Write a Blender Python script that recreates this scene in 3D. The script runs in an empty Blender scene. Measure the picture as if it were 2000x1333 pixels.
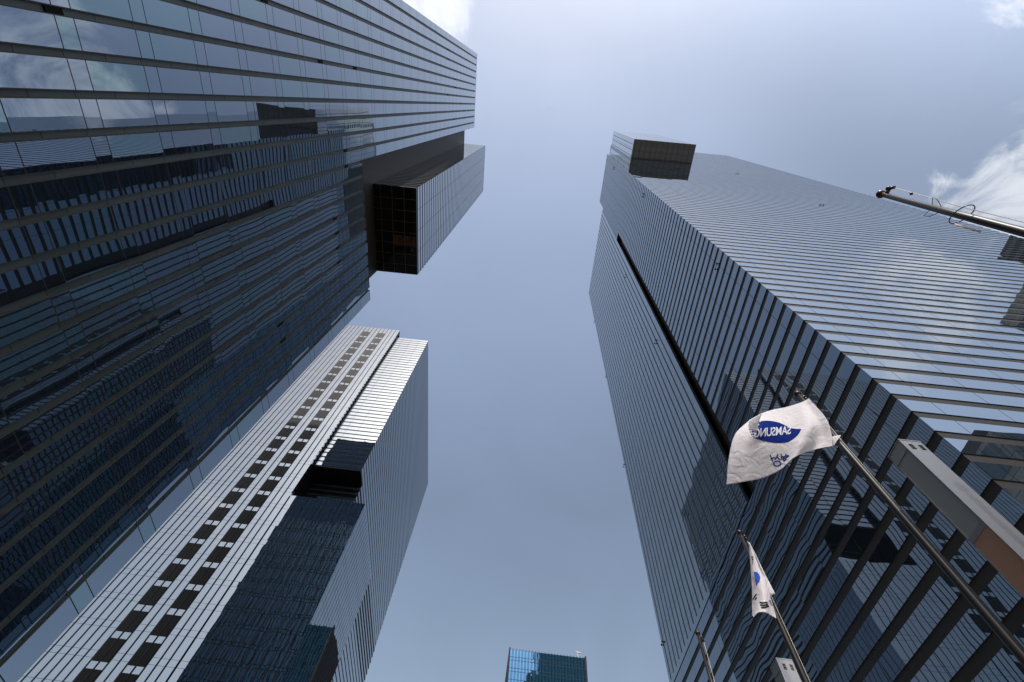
import bpy, bmesh, math, random
from mathutils import Vector, Matrix
from mathutils.bvhtree import BVHTree

S = bpy.context.scene
random.seed(7)
CZ = 1.6                                   # eye height; building heights below are measured from the eye

# ------------------------------------------------------------------ camera
RIGHT = Vector((0.99422227, -0.0800938, 0.07146369))
DOWN = Vector((0.10360546, 0.89014102, -0.44375091))
FWD = Vector((-0.02807107, 0.44859107, 0.89329618))
cam_d = bpy.data.cameras.new("camera")
cam_d.sensor_width = 36.0
cam_d.lens = 36.0 * 925.0 / 2000.0
cam_d.clip_start = 0.05
cam_d.clip_end = 8000.0
cam = bpy.data.objects.new("camera", cam_d)
S.collection.objects.link(cam)
m = Matrix((RIGHT, -DOWN, -FWD)).transposed().to_4x4()
m.translation = Vector((0, 0, CZ))
cam.matrix_world = m
S.camera = cam

# ------------------------------------------------------------------ world: hazy blue sky with a few clouds
SUN_DIR = Vector((-0.03, -0.655, 0.755)).normalized()
SUN_EL = math.asin(SUN_DIR.z)
SUN_AZ = math.atan2(SUN_DIR.x, SUN_DIR.y)
W = bpy.data.worlds.new("World")
S.world = W
W.use_nodes = True
wt = W.node_tree
wn, wl = wt.nodes, wt.links
wn.clear()
wo = wn.new("ShaderNodeOutputWorld")
bg = wn.new("ShaderNodeBackground")
bg.inputs["Strength"].default_value = 0.12
wl.new(bg.outputs[0], wo.inputs[0])
sky = wn.new("ShaderNodeTexSky")
sky.sky_type = 'NISHITA'
sky.sun_disc = False
sky.sun_elevation = SUN_EL
sky.sun_rotation = SUN_AZ
sky.altitude = 0
sky.air_density = 1.5
sky.dust_density = 3.6
sky.ozone_density = 3.0
hs = wn.new("ShaderNodeHueSaturation")
hs.inputs["Saturation"].default_value = 0.77
wl.new(sky.outputs[0], hs.inputs["Color"])
tc = wn.new("ShaderNodeTexCoord")
nz = wn.new("ShaderNodeTexNoise")
nz.inputs["Scale"].default_value = 8.5
nz.inputs["Detail"].default_value = 9.0
nz.inputs["Roughness"].default_value = 0.62
nz.inputs["Distortion"].default_value = 0.7
wl.new(tc.outputs["Generated"], nz.inputs["Vector"])


def wmath(op, a, b=None, clamp=False):
    n = wn.new("ShaderNodeMath")
    n.operation = op
    n.use_clamp = clamp
    for i, v in enumerate((a, b)):
        if v is None:
            continue
        if isinstance(v, (int, float)):
            n.inputs[i].default_value = v
        else:
            wl.new(v, n.inputs[i])
    return n.outputs[0]


def sky_lobe(direction, inner, outer, strength):
    """angular falloff round a direction: 1 inside inner degrees, 0 beyond outer degrees"""
    d = wn.new("ShaderNodeVectorMath")
    d.operation = 'DOT_PRODUCT'
    wl.new(tc.outputs["Generated"], d.inputs[0])
    d.inputs[1].default_value = Vector(direction).normalized()
    r = wn.new("ShaderNodeMapRange")
    r.interpolation_type = 'SMOOTHSTEP'
    r.inputs["From Min"].default_value = math.cos(math.radians(outer))
    r.inputs["From Max"].default_value = math.cos(math.radians(inner))
    r.inputs["To Min"].default_value = 0.0
    r.inputs["To Max"].default_value = strength
    wl.new(d.outputs["Value"], r.inputs["Value"])
    return r.outputs[0]


banks = [sky_lobe((-0.33, -0.11, 0.945), 3, 17, 0.64),
         sky_lobe((0.735, 0.075, 0.675), 3, 17, 0.55),
         sky_lobe((0.62, -0.24, 0.74), 2, 12, 0.50),
         sky_lobe((-0.23, 0.88, 0.40), 3, 12, 0.30),
         sky_lobe((-0.60, -0.62, 0.50), 4, 22, 0.40),
         sky_lobe((0.60, -0.42, 0.68), 3, 14, 0.38)]
acc = banks[0]
for b_ in banks[1:]:
    acc = wmath('MAXIMUM', acc, b_)
cl = wmath('ADD', nz.outputs["Fac"], acc)
cr = wn.new("ShaderNodeMapRange")
cr.interpolation_type = 'SMOOTHSTEP'
cr.inputs["From Min"].default_value = 0.90
cr.inputs["From Max"].default_value = 1.12
wl.new(cl, cr.inputs["Value"])
dens = wmath('MULTIPLY', cr.outputs[0], wmath('MINIMUM', wmath('MULTIPLY', acc, 4.0), 1.0), True)
mxc = wn.new("ShaderNodeMix")
mxc.data_type = 'RGBA'
wl.new(dens, mxc.inputs["Factor"])
mid_lift = sky_lobe((-0.05, 0.22, 0.97), 6, 36, 0.36)      # brighter middle of the sky, put in for the lens's corner falloff
vg = wn.new("ShaderNodeVectorMath")
vg.operation = 'SCALE'
wl.new(hs.outputs[0], vg.inputs[0])
glow = sky_lobe((0.38, -0.76, 0.53), 12, 52, 1.0)         # bright lobe added mostly outside the view so tower glass reflects brighter
wisp = wn.new("ShaderNodeTexNoise")
wisp.inputs["Scale"].default_value = 2.6
wisp.inputs["Detail"].default_value = 6
wisp.inputs["Distortion"].default_value = 1.2
wl.new(tc.outputs["Generated"], wisp.inputs["Vector"])
wl.new(wmath('ADD', wmath('ADD', wmath('ADD', mid_lift, glow), wmath('MULTIPLY', wisp.outputs["Fac"], 0.22)), 0.89), vg.inputs[3])
wl.new(vg.outputs[0], mxc.inputs["A"])
cb = wn.new("ShaderNodeVectorMath")                  # cloud: lit vapour added to part of the sky behind it
cb.operation = 'MULTIPLY_ADD'
wl.new(vg.outputs[0], cb.inputs[0])
cb.inputs[1].default_value = (0.7, 0.66, 0.6)
cb.inputs[2].default_value = (3.7, 3.75, 3.85)
wl.new(cb.outputs[0], mxc.inputs["B"])
wl.new(mxc.outputs["Result"], bg.inputs["Color"])

# ------------------------------------------------------------------ sun, exposure
sd = bpy.data.lights.new("sun", 'SUN')
sd.energy = 3.0
sd.angle = math.radians(0.53)
sd.color = (1.0, 0.95, 0.88)
sun = bpy.data.objects.new("sun", sd)
S.collection.objects.link(sun)
sun.rotation_euler = SUN_DIR.to_track_quat('Z', 'Y').to_euler()
sun.location = SUN_DIR * 400
S.view_settings.view_transform = 'Standard'
S.view_settings.look = 'None'
S.view_settings.gamma = 1.0
S.view_settings.use_curve_mapping = False
S.view_settings.exposure = 0.30
S.cycles.max_bounces = 10
S.cycles.glossy_bounces = 7


# ------------------------------------------------------------------ materials
class NT:
    def __init__(self, mat):
        self.t = mat.node_tree
        self.n = self.t.nodes
        self.l = self.t.links

    def new(self, kind, **kw):
        n = self.n.new(kind)
        for k, v in kw.items():
            setattr(n, k, v)
        return n

    def put(self, sock, v):
        if isinstance(v, (int, float, tuple, list, Vector)):
            sock.default_value = v
        else:
            self.l.new(v, sock)

    def math(self, op, a, b=None, c=None, clamp=False):
        n = self.new("ShaderNodeMath", operation=op, use_clamp=clamp)
        for i, v in enumerate((a, b, c)):
            if v is not None:
                self.put(n.inputs[i], v)
        return n.outputs[0]

    def vmath(self, op, a, b=None):
        n = self.new("ShaderNodeVectorMath", operation=op)
        self.put(n.inputs[0], a)
        if b is not None:
            self.put(n.inputs[3 if op == 'SCALE' else 1], b)
        return n.outputs[0]

    def mixc(self, fac, a, b):
        n = self.new("ShaderNodeMix", data_type='RGBA')
        self.put(n.inputs["Factor"], fac)
        self.put(n.inputs["A"], a)
        self.put(n.inputs["B"], b)
        return n.outputs["Result"]


def mat_new(name):
    m_ = bpy.data.materials.new(name)
    m_.use_nodes = True
    m_.node_tree.nodes.clear()
    nt = NT(m_)
    out = nt.new("ShaderNodeOutputMaterial")
    return m_, nt, out


def plain(name, col, rough=0.5, metal=0.0, spec=0.4, var=0.12, vscale=1.5, bump=0.0, bscale=30.0):
    m_, nt, out = mat_new(name)
    p = nt.new("ShaderNodeBsdfPrincipled")
    p.inputs["Roughness"].default_value = rough
    p.inputs["Metallic"].default_value = metal
    p.inputs["Specular IOR Level"].default_value = spec
    g = nt.new("ShaderNodeNewGeometry")
    n = nt.new("ShaderNodeTexNoise")
    n.inputs["Scale"].default_value = vscale
    n.inputs["Detail"].default_value = 5
    nt.l.new(g.outputs["Position"], n.inputs["Vector"])
    c0 = tuple(c * (1 - var) for c in col[:3]) + (1,)
    c1 = tuple(min(1, c * (1 + var)) for c in col[:3]) + (1,)
    nt.l.new(nt.mixc(n.outputs["Fac"], c0, c1), p.inputs["Base Color"])
    if bump:
        n2 = nt.new("ShaderNodeTexNoise")
        n2.inputs["Scale"].default_value = bscale
        nt.l.new(g.outputs["Position"], n2.inputs["Vector"])
        b = nt.new("ShaderNodeBump")
        b.inputs["Strength"].default_value = bump
        b.inputs["Distance"].default_value = 0.02
        nt.l.new(n2.outputs["Fac"], b.inputs["Height"])
        nt.l.new(b.outputs[0], p.inputs["Normal"])
    nt.l.new(p.outputs[0], out.inputs[0])
    return m_


def face_axis(nt):
    """position along the face (x on faces that look along y, y on faces that look along x), height, pieces"""
    g = nt.new("ShaderNodeNewGeometry")
    sp = nt.new("ShaderNodeSeparateXYZ")
    nt.l.new(g.outputs["Position"], sp.inputs[0])
    sn = nt.new("ShaderNodeSeparateXYZ")
    nt.l.new(g.outputs["True Normal"], sn.inputs[0])
    isy = nt.math('GREATER_THAN', nt.math('ABSOLUTE', sn.outputs["Y"]), 0.5)
    mx = nt.new("ShaderNodeMix", data_type='FLOAT')
    nt.l.new(isy, mx.inputs["Factor"])
    nt.l.new(sp.outputs["Y"], mx.inputs["A"])
    nt.l.new(sp.outputs["X"], mx.inputs["B"])
    return g, mx.outputs["Result"], nt.math('SUBTRACT', sp.outputs["Z"], CZ), isy


def line(nt, coord, pitch, off, half):
    """1 within half of off + k * pitch"""
    f = nt.math('FRACT', nt.math('DIVIDE', nt.math('SUBTRACT', coord, off - half), pitch))
    return nt.math('LESS_THAN', f, 2 * half / pitch)


def glass(name, hpitch=None, hoff=(0, 0), zlines=(), zper=4.5, jw=0.02, ior=2.45, tint=(0.86, 0.94, 1.0),
          tint2=None, share=0.3, amp=0.006, scale=0.35, tilt=0.002, body=(0.010, 0.014, 0.020), joint=(0.03, 0.03, 0.03),
          zpane=None, stretch=(1, 1, 1)):
    """coated curtain-wall glass: dark room behind a mirror coat, joints, slightly wavy and slightly tilted panes"""
    m_, nt, out = mat_new(name)
    g, h, z, isy = face_axis(nt)
    mask = None
    off = nt.new("ShaderNodeMix", data_type='FLOAT')
    nt.l.new(isy, off.inputs["Factor"])
    off.inputs["A"].default_value = hoff[0]
    off.inputs["B"].default_value = hoff[1]
    hh = nt.math('SUBTRACT', h, off.outputs["Result"])
    if hpitch:
        mask = line(nt, hh, hpitch, 0.0, jw)
    for zo in zlines:
        k = line(nt, z, zper, zo, jw)
        mask = k if mask is None else nt.math('MAXIMUM', mask, k)
    cv = nt.new("ShaderNodeCombineXYZ")
    nt.put(cv.inputs[0], nt.math('FLOOR', nt.math('DIVIDE', hh, hpitch or 1.6)))
    zb = nt.math('DIVIDE', nt.math('SUBTRACT', z, zlines[0] if zlines else 0.0), zpane or zper)
    cell = nt.math('FLOOR', zb)
    if len(zlines) > 1:
        cell = nt.math('ADD', nt.math('MULTIPLY', cell, 2.0),
                       nt.math('GREATER_THAN', nt.math('FRACT', zb), ((zlines[1] - zlines[0]) % zper) / zper))
    nt.put(cv.inputs[1], cell)
    nt.put(cv.inputs[2], nt.math('MULTIPLY', isy, 17.0))
    wnz = nt.new("ShaderNodeTexWhiteNoise", noise_dimensions='3D')
    nt.l.new(cv.outputs[0], wnz.inputs["Vector"])
    nz_ = nt.new("ShaderNodeTexNoise")
    nz_.inputs["Scale"].default_value = scale
    nz_.inputs["Detail"].default_value = 1.5
    nz_.inputs["Roughness"].default_value = 0.4
    pos = nt.vmath('MULTIPLY', g.outputs["Position"], stretch)
    pos = nt.vmath('ADD', pos, nt.vmath('SCALE', wnz.outputs["Color"], 3.0))
    nt.l.new(pos, nz_.inputs["Vector"])
    d1 = nt.vmath('SCALE', nt.vmath('SUBTRACT', nz_.outputs["Color"], (0.5, 0.5, 0.5)), amp * 2)
    d2 = nt.vmath('SCALE', nt.vmath('SUBTRACT', wnz.outputs["Color"], (0.5, 0.5, 0.5)), tilt * 2)
    nrm = nt.vmath('NORMALIZE', nt.vmath('ADD', g.outputs["Normal"], nt.vmath('ADD', d1, d2)))
    gl = nt.new("ShaderNodeBsdfGlossy")
    gl.inputs["Roughness"].default_value = 0.0
    nt.l.new(nrm, gl.inputs["Normal"])
    sel = nt.math('LESS_THAN', wnz.outputs["Value"], share)
    tone = nt.mixc(sel, tuple(tint) + (1,), tuple(tint2 or tint) + (1,))
    lw = nt.new("ShaderNodeLayerWeight")
    lw.inputs["Blend"].default_value = 0.5
    f0 = ((ior - 1) / (ior + 1)) ** 2
    refl = nt.math('ADD', nt.math('MULTIPLY', nt.math('POWER', lw.outputs["Facing"], 5.0, clamp=True), 1 - f0), f0)
    sq = nt.math('POWER', nt.math('SUBTRACT', 1.0, lw.outputs["Facing"]), 1.0, clamp=True)
    nt.l.new(nt.mixc(sq, nt.mixc(0.9, tone, (1.0, 1.0, 1.0, 1)), nt.mixc(0.8, tone, nt.vmath('MULTIPLY', tone, tone))), gl.inputs["Color"])
    df = nt.new("ShaderNodeBsdfDiffuse")
    df.inputs["Color"].default_value = tuple(body) + (1,)
    ms = nt.new("ShaderNodeMixShader")
    nt.l.new(refl, ms.inputs[0])
    nt.l.new(df.outputs[0], ms.inputs[1])
    nt.l.new(gl.outputs[0], ms.inputs[2])
    last = ms.outputs[0]
    if mask is not None:
        dj = nt.new("ShaderNodeBsdfDiffuse")
        dj.inputs["Color"].default_value = tuple(joint) + (1,)
        m2 = nt.new("ShaderNodeMixShader")
        nt.l.new(mask, m2.inputs[0])
        nt.l.new(last, m2.inputs[1])
        nt.l.new(dj.outputs[0], m2.inputs[2])
        last = m2.outputs[0]
    nt.l.new(last, out.inputs[0])
    return m_


def panel(name, col, rough=0.45, metal=0.2, hpitch=None, hoff=(0, 0), zpitch=None, zoff=0.0, jw=0.015, joint=(0.01, 0.01, 0.01), var=0.15):
    """sheet cladding with thin open joints and a slight change of tone from sheet to sheet"""
    m_, nt, out = mat_new(name)
    g, h, z, isy = face_axis(nt)
    off = nt.new("ShaderNodeMix", data_type='FLOAT')
    nt.l.new(isy, off.inputs["Factor"])
    off.inputs["A"].default_value = hoff[0]
    off.inputs["B"].default_value = hoff[1]
    hh = nt.math('SUBTRACT', h, off.outputs["Result"])
    mask = None
    cv = nt.new("ShaderNodeCombineXYZ")
    if hpitch:
        mask = line(nt, hh, hpitch, 0.0, jw)
        nt.put(cv.inputs[0], nt.math('FLOOR', nt.math('DIVIDE', hh, hpitch)))
    if zpitch:
        k = line(nt, z, zpitch, zoff, jw)
        mask = k if mask is None else nt.math('MAXIMUM', mask, k)
        nt.put(cv.inputs[1], nt.math('FLOOR', nt.math('DIVIDE', nt.math('SUBTRACT', z, zoff), zpitch)))
    w_ = nt.new("ShaderNodeTexWhiteNoise", noise_dimensions='3D')
    nt.l.new(cv.outputs[0], w_.inputs["Vector"])
    c = nt.mixc(w_.outputs["Value"], tuple(v * (1 - var) for v in col) + (1,), tuple(v * (1 + var) for v in col) + (1,))
    if mask is not None:
        c = nt.mixc(mask, c, tuple(joint) + (1,))
    p = nt.new("ShaderNodeBsdfPrincipled")
    p.inputs["Roughness"].default_value = rough
    p.inputs["Metallic"].default_value = metal
    p.inputs["Specular IOR Level"].default_value = 0.22
    nt.l.new(c, p.inputs["Base Color"])
    nt.l.new(p.outputs[0], out.inputs[0])
    return m_


def cloth(name, col):
    m_, nt, out = mat_new(name)
    g = nt.new("ShaderNodeNewGeometry")
    n = nt.new("ShaderNodeTexNoise")
    n.inputs["Scale"].default_value = 3.2
    n.inputs["Detail"].default_value = 2.5
    n.inputs["Distortion"].default_value = 1.6
    nt.l.new(g.outputs["Position"], n.inputs["Vector"])
    b = nt.new("ShaderNodeBump")
    b.inputs["Strength"].default_value = 0.5
    b.inputs["Distance"].default_value = 0.06
    nt.l.new(n.outputs["Fac"], b.inputs["Height"])
    d = nt.new("ShaderNodeBsdfDiffuse")
    d.inputs["Color"].default_value = tuple(col) + (1,)
    nt.l.new(b.outputs[0], d.inputs["Normal"])
    t = nt.new("ShaderNodeBsdfTranslucent")
    t.inputs["Color"].default_value = tuple(col) + (1,)
    ms = nt.new("ShaderNodeMixShader")
    ms.inputs[0].default_value = 0.42
    nt.l.new(d.outputs[0], ms.inputs[1])
    nt.l.new(t.outputs[0], ms.inputs[2])
    nt.l.new(ms.outputs[0], out.inputs[0])
    return m_


PITCH = 1.5555
M = {}
M['r_glass'] = glass("tower_glass", hpitch=3.27, hoff=(13.18, 20.56), jw=0.018, zpane=PITCH, amp=0.0065, scale=0.33,
                     tilt=0.0022, zlines=(), zper=PITCH, ior=3.3, tint=(0.70, 0.86, 1.0))
M['r_band'] = panel("bronze_band", (0.017, 0.0145, 0.013), hpitch=3.27, hoff=(13.18, 20.56), jw=0.012, rough=0.5, metal=0.1, var=0.08)
M['end_glass'] = glass('end_wall_glass', zlines=(0.7, 1.65), zper=4.545, jw=0.08, amp=0.006, scale=0.25, tilt=0.004, ior=2.6, tint=(0.55, 0.80, 1.0), hpitch=1.645, hoff=(1.3, 0.4), joint=(0.03, 0.04, 0.045))
M['r3_glass'] = glass("fin_bay_glass", zlines=(0.0, 0.78), zper=3.42, jw=0.016, amp=0.004, scale=0.4, tilt=0.001, ior=3.8,
                      tint=(0.78, 0.90, 0.98), hpitch=None)
M['fin_grey'] = panel("grey_fin_metal", (0.032, 0.035, 0.034), zpitch=3.42, jw=0.012, rough=0.6, metal=0.0)
M['dark_louvre'] = panel("bronze_louvre", (0.035, 0.030, 0.027), zpitch=0.5, jw=0.09, rough=0.5, joint=(0.012, 0.011, 0.010))
M['l1_glass'] = glass("bay_glass", zlines=(0.7, 1.65), zper=4.545, jw=0.028, amp=0.0042, scale=0.25, tilt=0.003, ior=4.3,
                      tint=(0.77, 0.87, 1.0), tint2=(0.70, 0.91, 0.97), share=0.35, hpitch=1.645, hoff=(1.3, 0))
M['l1_fin'] = panel("grey_green_fin_panel", (0.060, 0.071, 0.071), zpitch=2.2725, zoff=0.7, jw=0.022, rough=0.5, metal=0.1)
M['brown_clad'] = panel("ribbed_brown_cladding", (0.042, 0.036, 0.033), hpitch=0.45, zpitch=0.62, jw=0.05, rough=0.55, joint=(0.03, 0.026, 0.023), var=0.1)
M['bay_glass2'] = glass("box_glass", hpitch=3.27, hoff=(12.43, -24.9), jw=0.025, zlines=(), zper=PITCH, zpane=PITCH, amp=0.007, scale=0.5,
                        tilt=0.002, ior=5.0, tint=(0.90, 0.96, 1.0))
M['soffit'] = glass("dark_soffit_glass", hpitch=None, amp=0.004, scale=0.5, tilt=0.002, ior=1.6, tint=(0.6, 0.6, 0.6), body=(0.008, 0.007, 0.006))
M['bronze'] = plain("bronze_trim", (0.075, 0.060, 0.05), 0.45, 0.3)
M['black'] = plain("black_opening", (0.004, 0.004, 0.004), 0.9, spec=0.1)
M['l2_fin_glass'] = glass("finned_wall_glass", zlines=(2.05, 3.05), zper=4.42, jw=0.022, amp=0.0035, scale=0.4, tilt=0.0012, ior=4.2,
                          tint=(0.86, 0.93, 1.0))
M['l2_band_glass'] = glass("banded_wall_glass", hpitch=3.0, hoff=(79.4, -35.0), zper=PITCH, zpane=PITCH, jw=0.022, amp=0.0035, scale=0.4,
                           tilt=0.0015, ior=4.8, tint=(0.88, 0.95, 1.0))
M['l2_band'] = panel("dark_band_metal", (0.013, 0.013, 0.014), rough=0.5, metal=0.0)
M['l2_fin'] = panel("dark_fin_metal", (0.020, 0.022, 0.023), rough=0.5, metal=0.0, zpitch=4.42)
M['l2_louvre'] = panel("brown_louvre_slats", (0.009, 0.008, 0.0072), zpitch=0.30, jw=0.05, rough=0.5, joint=(0.010, 0.009, 0.008))
M['roof'] = plain("roof_gravel", (0.22, 0.21, 0.20), 0.9)
M['teal_glass'] = glass("teal_glass", hpitch=1.3, hoff=(0, 6.6), zlines=(0.0, 1.25), zper=4.2, jw=0.09, ior=2.7, tint=(0.26, 0.58, 0.90),
                        amp=0.006, scale=0.2, tilt=0.004, joint=(0.03, 0.04, 0.05), body=(0.006, 0.035, 0.06))
M['brown_stone'] = panel("brown_stone", (0.024, 0.019, 0.018), hpitch=1.2, zpitch=1.2, rough=0.7)
M['metal'] = plain("brushed_steel", (0.20, 0.195, 0.198), 0.38, 0.85, var=0.05, vscale=6)
M['frost'] = plain("frosted_glass", (0.12, 0.135, 0.138), 0.22, 0.0, spec=0.6, var=0.06, vscale=0.8)
M['tan'] = plain("tan_panel", (0.165, 0.092, 0.062), 0.5, var=0.06, bump=0.15, bscale=160)
M['pole'] = plain("dark_bronze_paint", (0.010, 0.0085, 0.008), 0.38, 0.0, spec=0.22)
M['finial'] = plain("finial_bronze", (0.03, 0.018, 0.014), 0.25, 0.5)
M['rope'] = plain("rope", (0.45, 0.40, 0.32), 0.8)
M['wire'] = plain("black_wire", (0.02, 0.02, 0.02), 0.5)
M['white_cloth'] = cloth("white_flag_cloth", (0.70, 0.67, 0.695))
M['navy'] = cloth("navy_print", (0.015, 0.033, 0.20))
M['blue'] = cloth("blue_print", (0.045, 0.12, 0.50))
M['red'] = cloth("faded_red_print", (0.72, 0.42, 0.42))
M['ink'] = cloth("black_print", (0.02, 0.03, 0.03))
M['print_white'] = cloth("white_print", (0.72, 0.72, 0.76))


# ------------------------------------------------------------------ mesh helpers
class MB:
    def __init__(self):
        self.v, self.f, self.mi = [], [], []

    def box(self, x0, x1, y0, y1, z0, z1, mi=0):
        b = len(self.v)
        for z in (z0, z1):
            self.v += [(x0, y0, z), (x1, y0, z), (x1, y1, z), (x0, y1, z)]
        for q in ((3, 2, 1, 0), (4, 5, 6, 7), (0, 1, 5, 4), (1, 2, 6, 5), (2, 3, 7, 6), (3, 0, 4, 7)):
            self.f.append(tuple(b + i for i in q))
            self.mi.append(mi)
        return self

    def quad(self, *p, mi=0):
        b = len(self.v)
        self.v += [tuple(q) for q in p]
        self.f.append(tuple(range(b, b + len(p))))
        self.mi.append(mi)
        return self

    def tube(self, pts, rad, n=12, cap=True):
        pts = [Vector(p) for p in pts]
        rad = rad if isinstance(rad, (list, tuple)) else [rad] * len(pts)
        rings = []
        for i, p in enumerate(pts):
            d = (pts[min(i + 1, len(pts) - 1)] - pts[max(i - 1, 0)]).normalized()
            a = d.orthogonal().normalized() if abs(d.z) < 0.95 else Vector((1, 0, 0)).cross(d).normalized()
            c = d.cross(a)
            b = len(self.v)
            for k in range(n):
                t = 2 * math.pi * k / n
                self.v.append(tuple(p + (a * math.cos(t) + c * math.sin(t)) * rad[i]))
            rings.append(b)
        for i in range(len(rings) - 1):
            for k in range(n):
                self.f.append((rings[i] + k, rings[i] + (k + 1) % n, rings[i + 1] + (k + 1) % n, rings[i + 1] + k))
                self.mi.append(0)
        if cap:
            self.f.append(tuple(rings[0] + k for k in reversed(range(n))))
            self.f.append(tuple(rings[-1] + k for k in range(n)))
            self.mi += [0, 0]
        return self

    def ball(self, c, r, n=14, sz=1.0):
        c = Vector(c)
        b = len(self.v)
        h = n // 2
        for i in range(1, h):
            t = math.pi * i / h
            for k in range(n):
                p = 2 * math.pi * k / n
                self.v.append((c.x + r * math.sin(t) * math.cos(p), c.y + r * math.sin(t) * math.sin(p), c.z + r * sz * math.cos(t)))
        top = len(self.v)
        self.v += [(c.x, c.y, c.z + r * sz), (c.x, c.y, c.z - r * sz)]
        for i in range(h - 2):
            for k in range(n):
                self.f.append((b + i * n + k, b + (i + 1) * n + k, b + (i + 1) * n + (k + 1) % n, b + i * n + (k + 1) % n))
                self.mi.append(0)
        for k in range(n):
            self.f.append((top, b + k, b + (k + 1) % n))
            e = b + (h - 2) * n
            self.f.append((top + 1, e + (k + 1) % n, e + k))
            self.mi += [0, 0]
        return self

    def build(self, name, mats, parent=None, smooth=False, solid=0.0):
        me = bpy.data.meshes.new(name)
        base = Vector(parent.matrix_basis.translation) if parent else Vector((0, 0, 0))
        p = parent.parent if parent else None
        while p:
            base += p.matrix_basis.translation
            p = p.parent
        me.from_pydata([(x - base.x, y - base.y, z + CZ - base.z) for x, y, z in self.v], [], self.f)
        for mt in (mats if isinstance(mats, (list, tuple)) else [mats]):
            me.materials.append(mt)
        for pl, i in zip(me.polygons, self.mi):
            pl.material_index = i
            pl.use_smooth = smooth
        me.update()
        o = bpy.data.objects.new(name, me)
        S.collection.objects.link(o)
        if parent:
            o.parent = parent
        if solid:
            md = o.modifiers.new("thickness", 'SOLIDIFY')
            md.thickness = solid
            md.offset = 0
        return o


def tag(o, label, cat, group=None):
    o['label'] = label
    o['category'] = cat
    if group:
        o['group'] = group
    return o


def thing(name, label, cat, loc, group=None):
    o = bpy.data.objects.new(name, None)
    o.empty_display_size = 0.5
    S.collection.objects.link(o)
    o.location = loc
    return tag(o, label, cat, group)


def stack(parent, zb0, k0, k1, gh, bh, box, inset, gm, bm, gname, bname, zmax=None, limit=None):
    """storeys of glass and band alternating upward: glass rows are the full box, bands sit inset"""
    x0, x1, y0, y1 = box
    rest_g, rest_b = MB(), MB()
    for k in range(k0, k1):
        zb = zb0 + PITCH * k
        zt = zb + gh
        if zmax is not None:
            if zb - bh >= zmax:
                break
            zt = min(zt, zmax)
        many = limit is not None and k - k0 >= limit
        g = rest_g if many else MB()
        b = rest_b if many else MB()
        if zt > zb:
            g.box(x0, x1, y0, y1, zb, zt)
        b.box(x0 + inset[0], x1 - inset[1], y0 + inset[2], y1 - inset[3], zb - bh, zb)
        if not many:
            if zt > zb:
                g.build(gname, gm, parent)
            b.build(bname, bm, parent)
    for r_, nm, mt in ((rest_g, gname, gm), (rest_b, bname, bm)):
        if r_.f:
            r_.build(nm, mt, parent)['kind'] = 'stuff'


# ------------------------------------------------------------------ ground
gm = plain("paving_stone", (0.20, 0.19, 0.18), 0.8, vscale=0.6, bump=0.2)
am = plain("asphalt", (0.05, 0.05, 0.052), 0.85, vscale=2, bump=0.3)
g_ = MB().quad((-3000, -3000, -CZ), (3000, -3000, -CZ), (3000, 3000, -CZ), (-3000, 3000, -CZ)).build("ground", gm)
g_['kind'] = 'structure'
r_ = MB().quad((-14, -400, -CZ + 0.004), (-3, -400, -CZ + 0.004), (-3, 400, -CZ + 0.004), (-14, 400, -CZ + 0.004)).build("road", am)
r_['kind'] = 'structure'

# ------------------------------------------------------------------ right tower
R = thing("office_tower", "bronze-banded glass tower filling the right side, a glass box jutting from its top",
          "office tower", (44, 30, 0))
ZB = 20.34
BH, GH = 0.53, PITCH - 0.53
X0, X1, Y0 = 18.9, 70.8, 11.72
IN = 0.05
# rows 0..130 counted from the ground; k = row number - 14
# podium rows run on under the finned wing
for k in range(-14, 6):
    zb = ZB + PITCH * k
    MB().box(X0, X1, Y0, 53.3, max(zb, -CZ), zb + GH).build("glass_row", M['r_glass'], R)
    MB().box(X0 + IN, X1 - IN, Y0 + IN, 53.3 - IN, max(zb - BH, -CZ), zb).build("bronze_band", M['r_band'], R)
hi_g, hi_b = MB(), MB()
for k in range(6, 118):
    zb = ZB + PITCH * k
    zt = zb + GH
    x0 = X0 if zb < 157.0 else 25.4
    y1 = 25.15 if zt < 112 else (26.88 if zt < 146.5 else 25.9)
    many = k >= 86
    g = hi_g if many else MB()
    b = hi_b if many else MB()
    g.box(x0, X1, Y0, y1, zb, min(zt, 203.2))
    b.box(x0 + IN, X1 - IN, Y0 + IN, y1 - IN, zb - BH, zb)
    if not many:
        g.build("glass_row", M['r_glass'], R)
        b.build("bronze_band", M['r_band'], R)
hi_g.build("glass_row", M['r_glass'], R)['kind'] = 'stuff'
hi_b.build("bronze_band", M['r_band'], R)['kind'] = 'stuff'
MB().box(19.75, 60, 25.15, 26.86, 29.3, 112).build("louvre_recess", M['dark_louvre'], R)
# finned wing beyond the recess
zt3 = 146.8
MB().box(19.2, 60, 26.9, 53.2, 29.3, zt3 - 0.3).build("wing_core", M['black'], R)
fins = [31.5 + 1.17 * k for k in range(-3, 19)]
edges = [26.9] + fins + [53.3]
for i in range(len(edges) - 1):
    a = edges[i] + (0.14 if i else 0)
    c = edges[i + 1] - (0.14 if i < len(edges) - 2 else 0)
    MB().box(X0, 19.6, a, c, 29.3, zt3).build("glass_bay", M['r3_glass'], R)
for f in fins:
    MB().box(X0 + 0.03, 19.5, f - 0.14, f + 0.14, 29.85, zt3).build("fin", M['fin_grey'], R)
    MB().box(X0 + 0.002, 19.5, f - 0.14, f + 0.14, 29.3, 29.85).build("fin_base", M['r3_glass'], R)
MB().box(30.0, 70, 53.35, 80.8, 29.3, 203).build("rear_core", M['end_glass'], R)
MB().box(30.0, 70, 27.0, 53.34, zt3 + 0.01, 203).build("rear_core", M['end_glass'], R)
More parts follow.
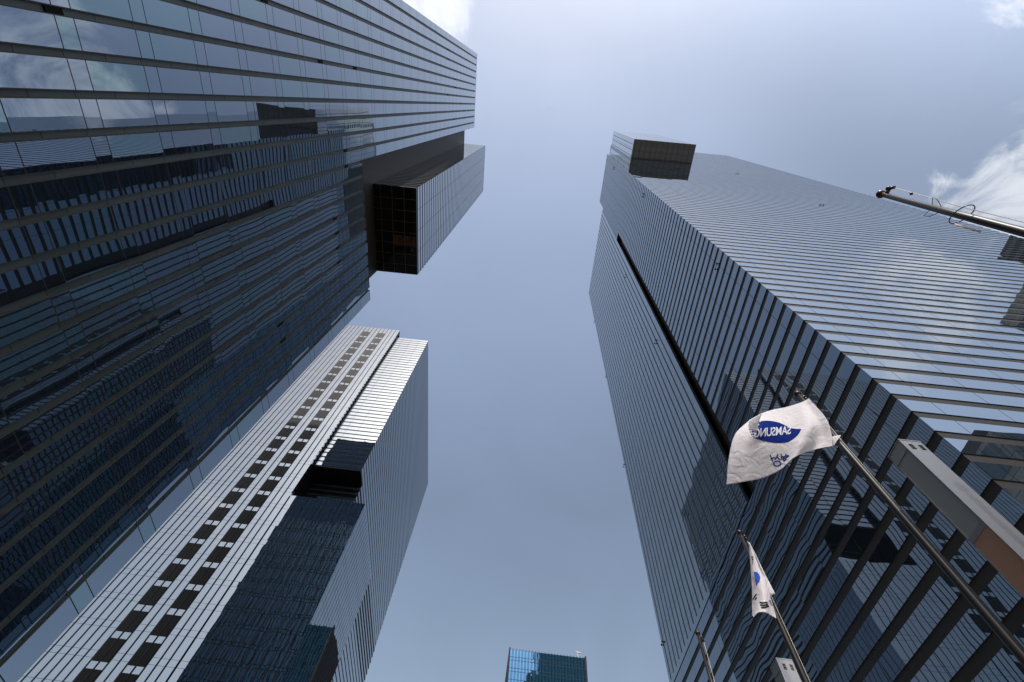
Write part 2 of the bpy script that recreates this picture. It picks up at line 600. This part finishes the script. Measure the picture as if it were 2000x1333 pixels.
MB().box(29.9, 70.1, 27.2, 54, 181.5, 203.3).build("plant_room", M['dark_louvre'], R)
# box jutting from the top
bz0, bz1 = 151.4, 201.2
bx0, bx1, by0 = 25.4, 43.3, 6.6
MB().box(bx0 + 0.08, bx1 - 0.08, by0 + 0.08, Y0, bz0 + 0.3, bz1 - 0.2).build("box_core", M['bronze'], R)
n = 0
y = by0
while y < Y0 + 13:
    MB().box(bx0 - 0.02 if y >= Y0 - 1.2 else bx0, bx0 + 0.6, y, min(y + 1.40, 25.8), bz0 + 0.2 if y < Y0 - 1.5 else 158.2, bz1).build("box_pane_side", M['bay_glass2'], R) if y < Y0 - 1.5 or y > Y0 else \
        MB().box(bx0, bx0 + 0.6, y, Y0 - 0.01, bz0 + 0.2, bz1).build("box_pane_side", M['bay_glass2'], R)
    y += 1.57
x = bx0 + 0.61
while x < bx1 - 0.2:
    MB().box(x, min(x + 1.40, bx1), by0, by0 + 0.5, bz0 + 0.2, bz1).build("box_pane_front", M['bay_glass2'], R)
    x += 1.57
so = MB().box(bx0 + 0.02, bx1 - 0.02, by0 + 0.02, Y0 - 0.02, bz0, bz0 + 0.19).build("box_soffit", panel("soffit_panel", (0.13, 0.13, 0.135), hpitch=1.57, rough=0.5), R)
sm = MB()
x = bx0 + 0.5
while x < bx1:
    sm.box(x, x + 0.05, by0 + 0.05, Y0 - 0.05, bz0 - 0.05, bz0 - 0.002)
    x += 1.57
for yy in (8.2, 9.8, 11.4):
    sm.box(bx0 + 0.05, bx1 - 0.05, yy, yy + 0.05, bz0 - 0.07, bz0 - 0.055)
sm.build("soffit_frame", M['black'], so)
# facade anchors (paired small cradle brackets)


def bracket(parent, px, nrm):
    p = Vector(px)
    w = MB()
    t = Vector((0, 1, 0)) if abs(nrm[0]) > 0.5 else Vector((1, 0, 0))
    for s in (-0.3, 0.3):
        c = p + t * s + Vector(nrm) * 0.12
        w.ball(tuple(c), 0.10, 8)
        w.tube([tuple(c), tuple(c - Vector(nrm) * 0.2)], 0.03, 6)
    w.tube([tuple(p + t * -0.3 + Vector(nrm) * 0.12), tuple(p + t * 0.3 + Vector(nrm) * 0.12)], 0.02, 6)
    return w.build("cradle_bracket", M['black'], parent)


def ray(px, py):
    return RIGHT * (px - 1000) + DOWN * (py - 666.5) + FWD * 925


def on_x(px, py, x):
    d = ray(px, py)
    return d * (x / d.x)


def on_y(px, py, yv):
    d = ray(px, py)
    return d * (yv / d.y)


for q in ((1199, 329), (1257, 382), (1401, 521), (1222, 540), (1281, 668), (1161, 630), (1184, 735), (1219, 910), (1295, 1257)):
    bracket(R, on_x(q[0], q[1], X0), (-1, 0, 0))
for q in ((1440, 340), (1605, 401)):
    bracket(R, on_y(q[0], q[1], Y0), (0, -1, 0))

# ------------------------------------------------------------------ left tower
L = thing("office_tower", "dark blue glass tower at upper left with grey fins and a brown corner recess", "office tower",
          (-41, 7, 0))
XL = -22.0
c0, cp = 1.3, 1.645
HW = 0.195
ZT = 155.8
yend, ynear, yrec = 25.97, -11.45, 7.68
MB().box(-75, -22.5, ynear + 0.1, yrec - 0.05, -CZ, ZT - 0.2).build("tower_core", M['black'], L)
MB().box(-75, -22.5, yrec - 0.05, yend - 0.03, -CZ, 59.8).build("tower_core", M['black'], L)
MB().box(-75, -24.95, yrec - 0.02, yend - 0.03, 59.81, ZT).build("recess_wall", M['brown_clad'], L)
MB().box(-24.95, XL - 0.2, yrec - 0.0, yrec + 0.03, 60, ZT - 0.1).build("recess_return", M['brown_clad'], L)
MB().box(-75, -22.62, yend - 0.029, yend - 0.002, -CZ, 59.8).build('end_glazing', M['end_glass'], L)
MB().box(-75, -24.96, yend - 0.029, yend - 0.002, 59.82, ZT - 0.05).build('end_glazing', M['end_glass'], L)
cs = [c0 + cp * k for k in range(-7, 15)]
for i in range(-1, len(cs)):
    a = ynear if i < 0 else cs[i] + HW
    c = cs[i + 1] - HW if i + 1 < len(cs) else yend
    if a >= c:
        continue
    top = ZT if c <= yrec + 0.05 else 59.9
    if a < yrec < c:
        c = yrec
    MB().box(-22.6, XL, a, c, -CZ, top).build("glass_bay", M['l1_glass'], L)
for c in cs:
    top = ZT - 0.35 if c < yrec else 59.5
    MB().box(-22.6, XL - 0.10, c - HW, c + HW, -CZ, top).build("fin", M['l1_fin'], L)
    for s in (-1, 1):
        MB().box(-22.5, XL - 0.01, c + s * (HW - 0.025) - 0.025, c + s * (HW - 0.025) + 0.025, -CZ, top).build("fin_edge", M['fin_grey'], L)
for q in ((109, 28), (519, 12), (628, 127), (695, 138), (876, 107), (876, 124), (890, 162), (890, 177), (875, 190), (901, 207),
          (907, 221), (907, 235), (888, 236), (676, 294), (678, 324), (655, 425), (659, 453), (661, 481), (663, 510), (549, 630), (554, 661)):
    p = on_x(q[0], q[1], XL)
    cy = min(cs, key=lambda v: abs(v - p.y))
    MB().box(XL - 0.12, XL - 0.02, cy - HW + 0.02, cy + HW - 0.02, p.z - 0.42, p.z + 0.42).build("vent_opening", M['black'], L)
# corner box
qx0, qx1, qy0, qy1, qz0, qz1 = -24.95, -18.35, 12.43, 25.97, 72.0, 156.4
k = 0
while True:
    zb = qz0 + 0.35 + PITCH * k
    if zb > qz1 - 0.3:
        break
    MB().box(qx0, qx1, qy0, qy1, zb, min(zb + 1.03, qz1)).build("box_glass_row", M['bay_glass2'], L)
    MB().box(qx0 + 0.05, qx1 - 0.05, qy0 + 0.05, qy1 - 0.05, zb - (PITCH - 1.03), zb).build("box_band", M['l2_band'], L)
    k += 1
so = MB().box(qx0 + 0.03, qx1 - 0.03, qy0 + 0.03, qy1 - 0.03, qz0 - 0.3, qz0 - 0.06).build("box_soffit", M['soffit'], L)
sm = MB()
for xx in (-23.85, -22.1, -20.29):
    sm.box(xx - 0.04, xx + 0.04, qy0 + 0.05, qy1 - 0.05, qz0 - 0.36, qz0 - 0.302)
for kk in range(1, 8):
    yy = qy0 + 0.05 + kk * 1.70
    sm.box(qx0 + 0.05, qx1 - 0.05, yy - 0.04, yy + 0.04, qz0 - 0.38, qz0 - 0.362)
sm.build("soffit_frame", M['bronze'], so)
wm, wnt, wout = mat_new("orange_reflection")  # orange reflection in the soffit glass, painted as stripes on a thin panel
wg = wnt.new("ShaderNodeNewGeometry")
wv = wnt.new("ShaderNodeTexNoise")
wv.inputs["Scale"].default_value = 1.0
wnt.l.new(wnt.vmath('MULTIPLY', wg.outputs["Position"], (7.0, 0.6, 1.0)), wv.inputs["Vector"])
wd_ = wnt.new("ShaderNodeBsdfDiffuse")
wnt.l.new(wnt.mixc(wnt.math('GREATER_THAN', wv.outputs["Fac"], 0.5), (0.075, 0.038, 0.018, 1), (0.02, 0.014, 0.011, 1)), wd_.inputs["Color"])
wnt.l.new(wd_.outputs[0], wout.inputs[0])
MB().box(-22.05, qx1 - 0.08, qy0 + 7.35, qy0 + 9.0, qz0 - 0.311, qz0 - 0.301).build("orange_reflection_panel", wm, so)
MB().box(qx0, qx1 - 0.0, qy0 - 0.0, qy0 + 0.02, qz0 - 0.34, qz0 - 0.31).build("edge_trim", M['bronze'], so)

# ------------------------------------------------------------------ tower behind the left tower
T = thing("office_tower", "pale finned tower with two columns of brown louvres and a dark corner notch",
          "office tower", (-75, 105, 0))
yf, xf = 78.1, -46.4
zl = 154.6
yb_ = 79.4
MB().box(-125, xf - 0.1, yf + 0.35, 120, -CZ, zl - 0.3).build("tower_core", M['black'], T)
fx = [xf - 0.0 - 1.372 * k for k in range(1, 52)]
fx_all = [xf] + fx
col1 = (9, 7)     # fin numbers that bound the two louvre columns (counted from the right edge)
for i in range(len(fx_all) - 1):
    a, c = fx_all[i + 1] + 0.15, fx_all[i] - (0.15 if i else 0)
    MB().box(a, c, yf, yf + 0.5, -CZ, zl).build("glass_bay", M['l2_fin_glass'], T)
for f in fx:
    MB().box(f - 0.15, f + 0.15, yf + 0.03, yf + 0.5, -CZ, zl - 0.15).build("fin", M['l2_fin'], T)
for (b_hi, b_lo) in ((9, 7), (5, 3)):
    xa, xb = fx_all[b_hi] + 0.12, fx_all[b_lo] - 0.12
    k = 0
    zz = 147.5
    zz += 0.0
    while zz > 2:
        MB().box(xa, xb, yf - 0.05, yf - 0.002, zz - 0.0, zz + 3.35).build("louvre_panel", M['l2_louvre'], T)
        zz -= 4.42
    fm = 0.5 * (xa + xb)
    MB().box(fm - 0.06, fm + 0.06, yf - 0.11, yf - 0.052, -CZ, 150.9).build("louvre_mullion", M['fin_grey'], T)
# slot with small anchors between the finned and the banded part
MB().box(xf - 0.3, xf + 0.002, yf + 0.51, yb_ - 0.02, 72.2, zl - 0.1).build("return_wall", M['l2_band'], T)
zz = 74.0
while zz < 150:
    MB().box(xf + 0.004, xf + 0.12, yf + 0.6, yf + 1.15, zz, zz + 0.5).build("anchor_bracket", M['black'], T)
    zz += PITCH
# banded part
yb, xb_, zr = 79.4, -35.0, 151.3
zz = 83.2
while zz < zr - 0.3:
    MB().box(xf + 0.02, xb_, yb, 147.8, zz, min(zz + 1.12, zr)).build("glass_row", M['l2_band_glass'], T)
    MB().box(xf + 0.07, xb_ - 0.05, yb + 0.05, 147.75, zz - 0.435, zz).build("dark_band", M['l2_band'], T)
    zz += PITCH
MB().box(xf + 0.8, xb_ - 0.06, yb + 0.06, 147.7, 82.65, 82.78).build("notch_soffit", M['black'], T)
zz = 83.2 - PITCH
while zz > 0:
    MB().box(xf + 0.1, xb_, 83.9, 147.8, zz, zz + 1.12).build("glass_row", M['l2_band_glass'], T)
    MB().box(xf + 0.1, xb_ + 0.10 if zz > 71 else xb_ - 0.05, 83.8 if zz > 71 else 83.95, 147.75, zz - 0.435, zz - 0.001).build("dark_band", M['fin_grey'] if zz > 71 else M['l2_band'], T)
    zz -= PITCH
# lower block
lx1, ly1, lz = -30.1, 101.3, 72.0
MB().box(xf + 0.05, lx1 - 0.25, yf + 0.35, ly1 - 0.1, -CZ, lz - 0.2).build("block_core", M['black'], T)
k = 0
x = lx1
fl = []
while x > xf + 0.5:
    fl.append(x)
    x -= 1.46
for i, x in enumerate(fl):
    a = max(x - 1.46 + 0.10, xf + 0.12)
    c = x - (0.10 if i else 0)
    MB().box(a, c, yf, yf + 0.5, -CZ, lz).build("block_glass_bay", M['l2_fin_glass'], T)
    if i:
        MB().box(x - 0.10, x + 0.10, yf + 0.02, yf + 0.5, -CZ, lz + 0.12).build("fin", M['l2_fin'], T)
yy = yf + 0.5
while yy < ly1 - 0.2:
    MB().box(lx1 - 0.4, lx1, yy + 0.08, min(yy + 1.46 - 0.08, ly1), -CZ, lz).build("block_side_bay", M['l2_fin_glass'], T)
    yy += 1.46
MB().box(xf, lx1 - 0.4, yf + 0.6, ly1, lz - 0.15, lz - 0.02).build("block_roof", M['roof'], T)

# ------------------------------------------------------------------ far teal building
F = thing("office_building", "small distant teal glass office block standing low between the towers", "office building", (22, 215, 0))
MB().box(7.0, 37.6, 200, 230, -CZ, 117.6).build("glass_front", M['teal_glass'], F)
MB().box(6.5, 6.99, 199.6, 231, -CZ, 118.2).build("side_wall", M['brown_stone'], F)
MB().box(37.61, 38.2, 199.6, 231, -CZ, 118.2).build("side_wall", M['brown_stone'], F)
for i in range(24):
    xx = 7.0 + 1.3 * i
    MB().box(xx - 0.06, xx + 0.06, 199.8, 199.99, -CZ, 118.0).build("mullion", M['black'], F)
w = MB().box(35.2, 35.5, 203, 203.3, 117.6, 121.2).box(34.4, 36.6, 202.9, 203.4, 121.2, 121.6).box(34.45, 34.6, 203, 203.2, 120.4, 121.2).box(36.3, 36.45, 203, 203.2, 120.4, 121.2)
w.build("roof_crane", plain("pale_paint", (0.35, 0.35, 0.33), 0.5), F)

# ------------------------------------------------------------------ flagpoles
PX = 6.88
POLES = [(PX, 5.90), (PX, 10.78), (PX, 15.62), (PX, 1.06)]
PLAB = ["dark flagpole carrying the white company flag with the blue oval", "dark flagpole carrying the hanging national flag",
        "bare dark flagpole, only its round tip and thin shaft showing beside the limp flag", "bare dark flagpole with a wire ring round its shaft, under the cloud"]
PT = 10.40
for (x, y), lab in zip(POLES, PLAB):
    P = thing("flagpole", lab, "flagpole", (x, y, 0), "row of dark flagpoles")
    hts = [-CZ, 2, 5, 8, PT]
    MB().tube([(x, y, h) for h in hts], [0.095, 0.088, 0.076, 0.062, 0.048], 20).build("shaft", M['pole'], P, True)
    MB().tube([(x, y, -CZ), (x, y, -CZ + 0.05), (x, y, -CZ + 0.12)], [0.2, 0.2, 0.11], 20).build("base_collar", M['pole'], P, True)
    fi = MB().ball((x, y, PT + 0.07), 0.085, 16).build("finial", M['finial'], P, True)
    tr = MB()
    s = -1 if y < 3 else 0.55
    dx, dy = (0.02, -0.13) if y < 3 else (0.10, 0.0)
    tr.tube([(x, y, PT - 0.10), (x + dx, y + dy, PT - 0.07)], 0.035, 10)
    tr.ball((x + dx, y + dy, PT - 0.06), 0.055, 10)
    tr.tube([(x + dx, y + dy, PT - 0.05), (x + dx * 1.35, y + dy * 1.35, PT - 0.2)], 0.03, 10)
    tr.build("pulley", M['finial'], P, True)
    MB().tube([(x + dx * 1.3, y + dy * 1.3, PT - 0.18), (x + dx * 0.95, y + dy * 0.95, 8.5), (x + dx * 0.9 + 0.01, y + dy * 0.9, 4.5), (x + 0.09, y - 0.02, -0.4)], 0.006, 6).build("halyard", M['rope'], P, True)
    if y < 3:
        z = 8.35
        ring = [(x + 0.13 * math.cos(t) - 0.01, y + 0.17 * math.sin(t) - 0.02, z + 0.10 * math.sin(t)) for t in [i * math.pi / 11 for i in range(23)]]
        MB().tube(ring, 0.009, 8, False).build("wire_ring", M['wire'], P, True)
        MB().tube([(x - 0.05, y + 0.14, z - 0.02), (x - 0.02, y + 0.15, 7.85)], 0.016, 8).build("hanging_rope", M['rope'], P, True)
        hk = MB()
        for s in (-1, 1):
            hk.tube([(x, y + s * 0.05, 9.05), (x, y + s * 0.16, 9.12), (x, y + s * 0.15, 9.0), (x, y + s * 0.06, 8.85)], 0.006, 6)
        hk.build("wire_hooks", M['wire'], P, True)
        MB().ball((x + dx, y + dy * 1.05, 9.68), 0.03, 8).build("rope_stop", M['finial'], P, True)


# ------------------------------------------------------------------ flags
def cr_(p0, p1, p2, p3, t):
    return 0.5 * ((2 * p1) + (-p0 + p2) * t + (2 * p0 - 5 * p1 + 4 * p2 - p3) * t * t + (-p0 + 3 * p1 - 3 * p2 + p3) * t ** 3)


def spline(pts, us, u):
    i = 0
    while i < len(us) - 2 and u > us[i + 1]:
        i += 1
    t = (u - us[i]) / (us[i + 1] - us[i])
    a, b = pts[i], pts[i + 1]
    z0 = pts[i - 1] if i > 0 else a * 2 - b
    z3 = pts[i + 2] if i + 2 < len(pts) else b * 2 - a
    return cr_(z0, a, b, z3, t)


def sheet(rows, us, vs, nu, nv):
    mb = MB()
    for j in range(nv + 1):
        v = j / nv
        for i in range(nu + 1):
            u = i / nu
            col = [spline(r, us, u) for r in rows]
            mb.v.append(tuple(spline(col, vs, v)))
    for j in range(nv):
        for i in range(nu):
            a = j * (nu + 1) + i
            mb.f.append((a, a + 1, a + nu + 2, a + nu + 1))
            mb.mi.append(0)
    return mb


def at(px, py, dist):
    return ray(px, py).normalized() * dist


def tree_of(mb):
    return BVHTree.FromPolygons([Vector(v) for v in mb.v], mb.f)


def printed(bvh, polys, name, mat, parent, px, lift=0.008, fallback=13.4):
    """lay flat printed shapes on both sides of the cloth"""
    mb = MB()
    for poly, faces in polys:
        for side in (-1, 1):
            b = len(mb.v)
            for q in poly:
                X, Y = px(*q)
                d = ray(X, Y).normalized()
                hit = bvh.ray_cast(Vector((0, 0, 0)), d)
                t = hit[3] if hit[0] is not None else fallback
                mb.v.append(tuple(d * (t + side * lift)))
            for f in faces:
                mb.f.append(tuple(b + i for i in f))
                mb.mi.append(0)
    return mb.build(name, mat, parent)


def fan(poly):
    """outline subdivided into a dense strip so that it follows the cloth"""
    cx = sum(p[0] for p in poly) / len(poly)
    cy = sum(p[1] for p in poly) / len(poly)
    pts, faces = [(cx, cy)], []
    n_ = len(poly)
    K = 9
    for k in range(1, K + 1):
        for p in poly:
            pts.append((cx + (p[0] - cx) * k / K, cy + (p[1] - cy) * k / K))
    for i in range(n_):
        faces.append((0, 1 + i, 1 + (i + 1) % n_))
    for k in range(K - 1):
        for i in range(n_):
            a = 1 + k * n_ + i
            b = 1 + k * n_ + (i + 1) % n_
            faces.append((a, a + n_, b + n_, b))
    return pts, faces


def stroke(path, wd):
    pts, faces = [], []
    P = []
    for a, b in zip(path[:-1], path[1:]):
        for k in range(6):
            P.append(Vector(a).lerp(Vector(b), k / 6))
    P.append(Vector(path[-1]))
    for i, p in enumerate(P):
        d = (P[min(i + 1, len(P) - 1)] - P[max(i - 1, 0)]).normalized()
        nn = Vector((-d.y, d.x)) * wd / 2
        pts += [tuple(p + nn), tuple(p - nn)]
    for i in range(len(P) - 1):
        faces.append((2 * i, 2 * i + 1, 2 * i + 3, 2 * i + 2))
    return pts, faces


def pix1(x, y):
    return 1380 + x / 5.128, 740 + y / 5.128


us = [0, .15, .3, .5, .7, .85, 1]
vs = [0, .33, .66, 1]
grid = [[(1025, 200, 0), (985, 222, .02), (930, 245, -.02), (800, 285, .0), (640, 318, .05), (530, 360, .0), (430, 415, .1)],
        [(1195, 395, 0), (1110, 420, .04), (1010, 455, -.16), (850, 470, .02), (640, 470, .10), (470, 500, -.02), (285, 560, .12)],
        [(1252, 560, 0), (1130, 600, .06), (960, 630, -.22), (790, 640, .0), (560, 680, .08), (380, 720, -.06), (222, 800, .05)],
        [(1262, 675, 0), (1080, 712, .06), (885, 785, -.22), (740, 912, -.02), (560, 995, .06), (380, 1032, -.1), (200, 1062, .02)]]
D1 = [13.42, 12.72, 12.42, 12.24]
rows = [[at(*pix1(x, y), D1[j] + d) for (x, y, d) in r] for j, r in enumerate(grid)]
FL = thing("flag", "white company flag with a dark blue oval, flying out to the left of its pole", "flag", (PX, 5.9, 11.0))
mb = sheet(rows, us, vs, 110, 80)
bv = tree_of(mb)
mb.build("flag_cloth", M['white_cloth'], FL, True, 0.004)
# turned-over corner of cloth in front of the oval's end
fo = sheet([[at(*pix1(*p), 12.42) for p in ((428, 420), (480, 388), (560, 340))],
            [at(*pix1(*p), 12.36) for p in ((420, 470), (470, 455), (524, 430))],
            [at(*pix1(*p), 12.32) for p in ((425, 512), (462, 525), (500, 538))]], [0, .5, 1], [0, .5, 1], 10, 10)
fo.build("turned_corner", M['white_cloth'], FL, True, 0.004)
ti = sheet([[at(*pix1(*p), 12.5) for p in ((1255, 582), (1300, 572), (1345, 567))],
            [at(*pix1(*p), 12.42) for p in ((1262, 620), (1290, 622), (1330, 590))],
            [at(*pix1(*p), 12.36) for p in ((1264, 668), (1276, 672), (1285, 650))]], [0, .5, 1], [0, .5, 1], 8, 8)
ti.build("corner_tie", M['white_cloth'], FL, True, 0.004)
oval = [(523, 428), (560, 422), (600, 420), (640, 422), (680, 428), (720, 438), (755, 452), (790, 470), (825, 488), (860, 498), (900, 503), (950, 504),
        (935, 535), (915, 565), (885, 593), (855, 615), (825, 632), (790, 641), (740, 645), (690, 643), (640, 637), (590, 628), (545, 617),
        (500, 603), (468, 585), (446, 560), (434, 535), (430, 512), (455, 500), (470, 490), (480, 460), (497, 436)]
ov = printed(bv, [fan(oval)], "printed_oval", M['navy'], FL, pix1)

tx = bpy.data.curves.new("lettering", 'FONT')
tx.body = "SAMSUNG"
tx.size = 1.0
tx.offset = 0.018
tx.space_character = 0.95
to = bpy.data.objects.new("lettering", tx)
S.collection.objects.link(to)
bpy.context.view_layer.update()
tm = bpy.data.meshes.new_from_object(to.evaluated_get(bpy.context.evaluated_depsgraph_get()))
bmt = bmesh.new()
bmt.from_mesh(tm)
bmesh.ops.triangulate(bmt, faces=bmt.faces[:])
for _ in range(2):
    bmesh.ops.subdivide_edges(bmt, edges=[e for e in bmt.edges if e.calc_length() > 0.08], cuts=2, use_grid_fill=True)
    bmesh.ops.triangulate(bmt, faces=bmt.faces[:])
bmt.to_mesh(tm)
bmt.free()
xs = [v.co.x for v in tm.vertices]
ys = [v.co.y for v in tm.vertices]
x0_, x1_, y0_, y1_ = min(xs), max(xs), min(ys), max(ys)
tp = []
for v in tm.vertices:
    a = (v.co.x - x0_) / (x1_ - x0_)
    b = (v.co.y - y0_) / (y1_ - y0_)
    xx = 842 - a * 366
    bot = 555 + a * 36
    hgt = 82 + a * 10
    tp.append((xx + b * 4, bot - b * hgt))
tf = [tuple(p.vertices) for p in tm.polygons]
printed(bv, [(tp, tf)], "printed_lettering", M['print_white'], ov, pix1, 0.013)
bpy.data.objects.remove(to)
bpy.data.meshes.remove(tm)
circ = [(708 + 36 * math.cos(i * math.pi / 12), 850 + 25 * math.sin(i * math.pi / 12)) for i in range(25)]
hang = [[(636, 765), (650, 798), (665, 832)], [(652, 798), (682, 790)], [(716, 753), (705, 780), (682, 812)], [(705, 782), (722, 800), (742, 814)],
        [(744, 752), (756, 812)], [(750, 785), (772, 778)], circ, [(797, 752), (790, 775), (765, 797)], [(790, 775), (826, 770)],
        [(770, 805), (800, 790), (828, 772)], [(770, 830), (802, 806)], [(768, 800), (775, 830)]]
printed(bv, [stroke(p, 12) for p in hang], "printed_script", M['navy'], FL, pix1)


def pix2(x, y):
    return 1420 + x / 6.664, 1020 + y / 6.664


KF = thing("flag", "white national flag with a blue half disc and black bars, hanging limp down its pole", "flag", (PX, 10.78, 11.0))
D2 = 15.9
cols = [[(285, 262), (297, 450), (312, 650), (325, 900), (328, 1180), (345, 1240)],
        [(287, 263), (322, 470), (347, 660), (380, 920), (398, 1080), (408, 1180)],
        [(289, 264), (365, 460), (425, 680), (455, 860), (480, 1020), (490, 1176)],
        [(291, 265), (405, 500), (460, 640), (512, 820), (548, 990), (560, 1210)],
        [(293, 266), (412, 505), (475, 690), (545, 900), (598, 1085), (645, 1258)]]
dd = [0.10, -0.10, -0.18, -0.02, 0.06]
dv = [0.2, 0.8, 1, 1, 1, 1]
zs = [0.0, -0.25, -0.5, -0.75, -0.95, -1.15]
rowsK = [[at(*pix2(*cols[c][r]), D2 + dd[c] * dv[r] + zs[r]) for c in range(5)] for r in range(6)]
mk = sheet(rowsK, [0, .2, .5, .8, 1], [0, .2, .4, .64, .82, 1], 80, 100)
bk = tree_of(mk)
mk.build("flag_cloth", M['white_cloth'], KF, True, 0.004)
fl2 = sheet([[at(*pix2(*p), D2 - .05) for p in ((288, 266), (292, 266), (296, 268))],
             [at(*pix2(*p), D2 - .5) for p in ((400, 500), (430, 545), (450, 590))],
             [at(*pix2(*p), D2 - .65) for p in ((485, 720), (515, 740), (545, 775))],
             [at(*pix2(*p), D2 - .85) for p in ((545, 978), (575, 958), (627, 935))]], [0, .5, 1], [0, .4, .66, 1], 10, 16)
fl2.build("folded_edge", M['white_cloth'], KF, True, 0.004)
blue = [(346, 648), (365, 646), (388, 652), (408, 668), (424, 692), (432, 722), (430, 750), (420, 778), (402, 800), (388, 820), (378, 845),
        (372, 810), (364, 760), (356, 710)]
printed(bk, [fan(blue)], "printed_disc", M['blue'], KF, pix2)
redp = [(334, 665), (346, 690), (356, 745), (364, 800), (368, 850), (352, 850), (342, 790), (336, 730)]
printed(bk, [fan(redp)], "printed_red", M['red'], KF, pix2)
bars = [[(316, 460), (341, 452)], [(320, 490), (342, 482)], [(322, 512), (336, 508)], [(326, 532), (338, 528)], [(330, 548), (338, 545)],
        [(332, 1008), (352, 982)], [(352, 980), (384, 935)], [(362, 1014), (386, 980)],
        [(424, 1048), (470, 1052), (526, 1046)], [(432, 1078), (480, 1085), (534, 1073)], [(444, 1112), (490, 1114), (546, 1090)],
        [(546, 1026), (570, 1030)], [(558, 1052), (584, 1056)], [(572, 1078), (592, 1082)]]
wd = [14, 14, 9, 9, 9, 14, 16, 16, 20, 20, 20, 13, 12, 12]
printed(bk, [stroke(p, w_) for p, w_ in zip(bars, wd)], "printed_bars", M['ink'], KF, pix2, 0.014)

# ------------------------------------------------------------------ light pylons
for (ya, lab) in ((4.82, "steel light pylon with a frosted panel above a tan panel"),
                  (11.46, "steel light pylon with only its vented top and frosted head in view")):
    xa, xb2, yb2 = 6.82, 7.21, ya + 0.41
    zt = 7.29
    P = thing("light_pylon", lab, "light column", (7.0, ya + 0.2, 0), "light pylons beside the flagpoles")
    MB().box(xa + 0.035, xb2, ya, yb2, -CZ, zt - 0.012).build("steel_casing", M['metal'], P)
    MB().box(xa - 0.004, xb2 + 0.006, ya - 0.006, yb2 + 0.006, zt - 0.012, zt + 0.012).build("top_cap", M['metal'], P)
    for yy in (ya, yb2 - 0.018):
        MB().box(xa, xa + 0.034, yy, yy + 0.018, -CZ, zt - 0.013).build("edge_frame", M['metal'], P)
    MB().box(xa + 0.016, xa + 0.033, ya + 0.019, yb2 - 0.019, 5.45, zt - 0.25).build("frosted_panel", M['frost'], P)
    MB().box(xa + 0.004, xa + 0.033, ya + 0.019, yb2 - 0.019, zt - 0.245, zt - 0.014).build("lamp_head", M['frost'], P)
    MB().box(xa + 0.002, xa + 0.033, ya + 0.019, yb2 - 0.019, 5.36, 5.449).build("cross_bar", M['metal'], P)
    MB().box(xa + 0.006, xa + 0.033, ya + 0.019, yb2 - 0.019, -0.8, 5.359).build("tan_panel", M['tan'], P)
    for sx in (xa + 0.10, xa + 0.27):
        for q in range(4):
            z = zt - 0.14 - q * 0.035
            o = MB().box(sx, sx + 0.07, ya - 0.002, ya + 0.01, z, z + 0.018).build("vent_slot", M['black'], P)
            MB().box(sx - 0.002, sx + 0.072, ya - 0.012, ya - 0.001, z + 0.018, z + 0.022).build("slot_hood", M['metal'], o)


# ------------------------------------------------------------------ buildings behind the viewer, seen only in the glass
def plain_building(name, label, box, wallm, winm, floor=4.0, bay=3.2, top=None, topm=None):
    x0, x1, y0, y1, z1 = box
    B = thing(name, label, "building", ((x0 + x1) / 2, (y0 + y1) / 2, 0))
    MB().box(x0, x1, y0, y1, -CZ, z1).build("wall", wallm, B)
    z = 3.0
    nb = 0
    while z < z1 - 3 and nb < 95:
        MB().box(x0 + 0.8, x1 - 0.8, y1 + 0.002, y1 + 0.05, z, z + floor * 0.5).build("window_row", winm, B)
        MB().box(x0 - 0.05, x0 - 0.002, y0 + 0.8, y1 - 0.8, z, z + floor * 0.5).build("window_row", winm, B)
        z += floor
        nb += 1
    if top:
        MB().box(x0 + 2, x1 - 2, y0 + 2, y1 - 2, z1 + 0.01, z1 + top).build("roof_house", topm, B)
    return B


M['stone'] = panel("grey_stone", (0.30, 0.29, 0.28), hpitch=1.6, zpitch=1.2, rough=0.75, jw=0.03)
M['win'] = glass("plain_window", hpitch=1.6, zlines=(), amp=0.003, ior=2.0, tint=(0.7, 0.9, 0.95), jw=0.06)
plain_building("brown_tower", "brown gridded tower seen only as a reflection in the glass at the right edge", (150, 185, -8.8, 3, 161), M['brown_stone'], M['win'], 3.6)
plain_building("grey_building", "grey block with pale window rows, reflected low at the glass's right edge", (110, 140, -13.2, 3, 109), M['stone'], M['win'], 4.0)
plain_building("stone_building", "pale stone building with a dark roof band, reflected above the nearest glass corner", (48, 90, -40, -2.8, 42.5), M['stone'], M['win'], 6.0, top=3.2, topm=M['brown_stone'])
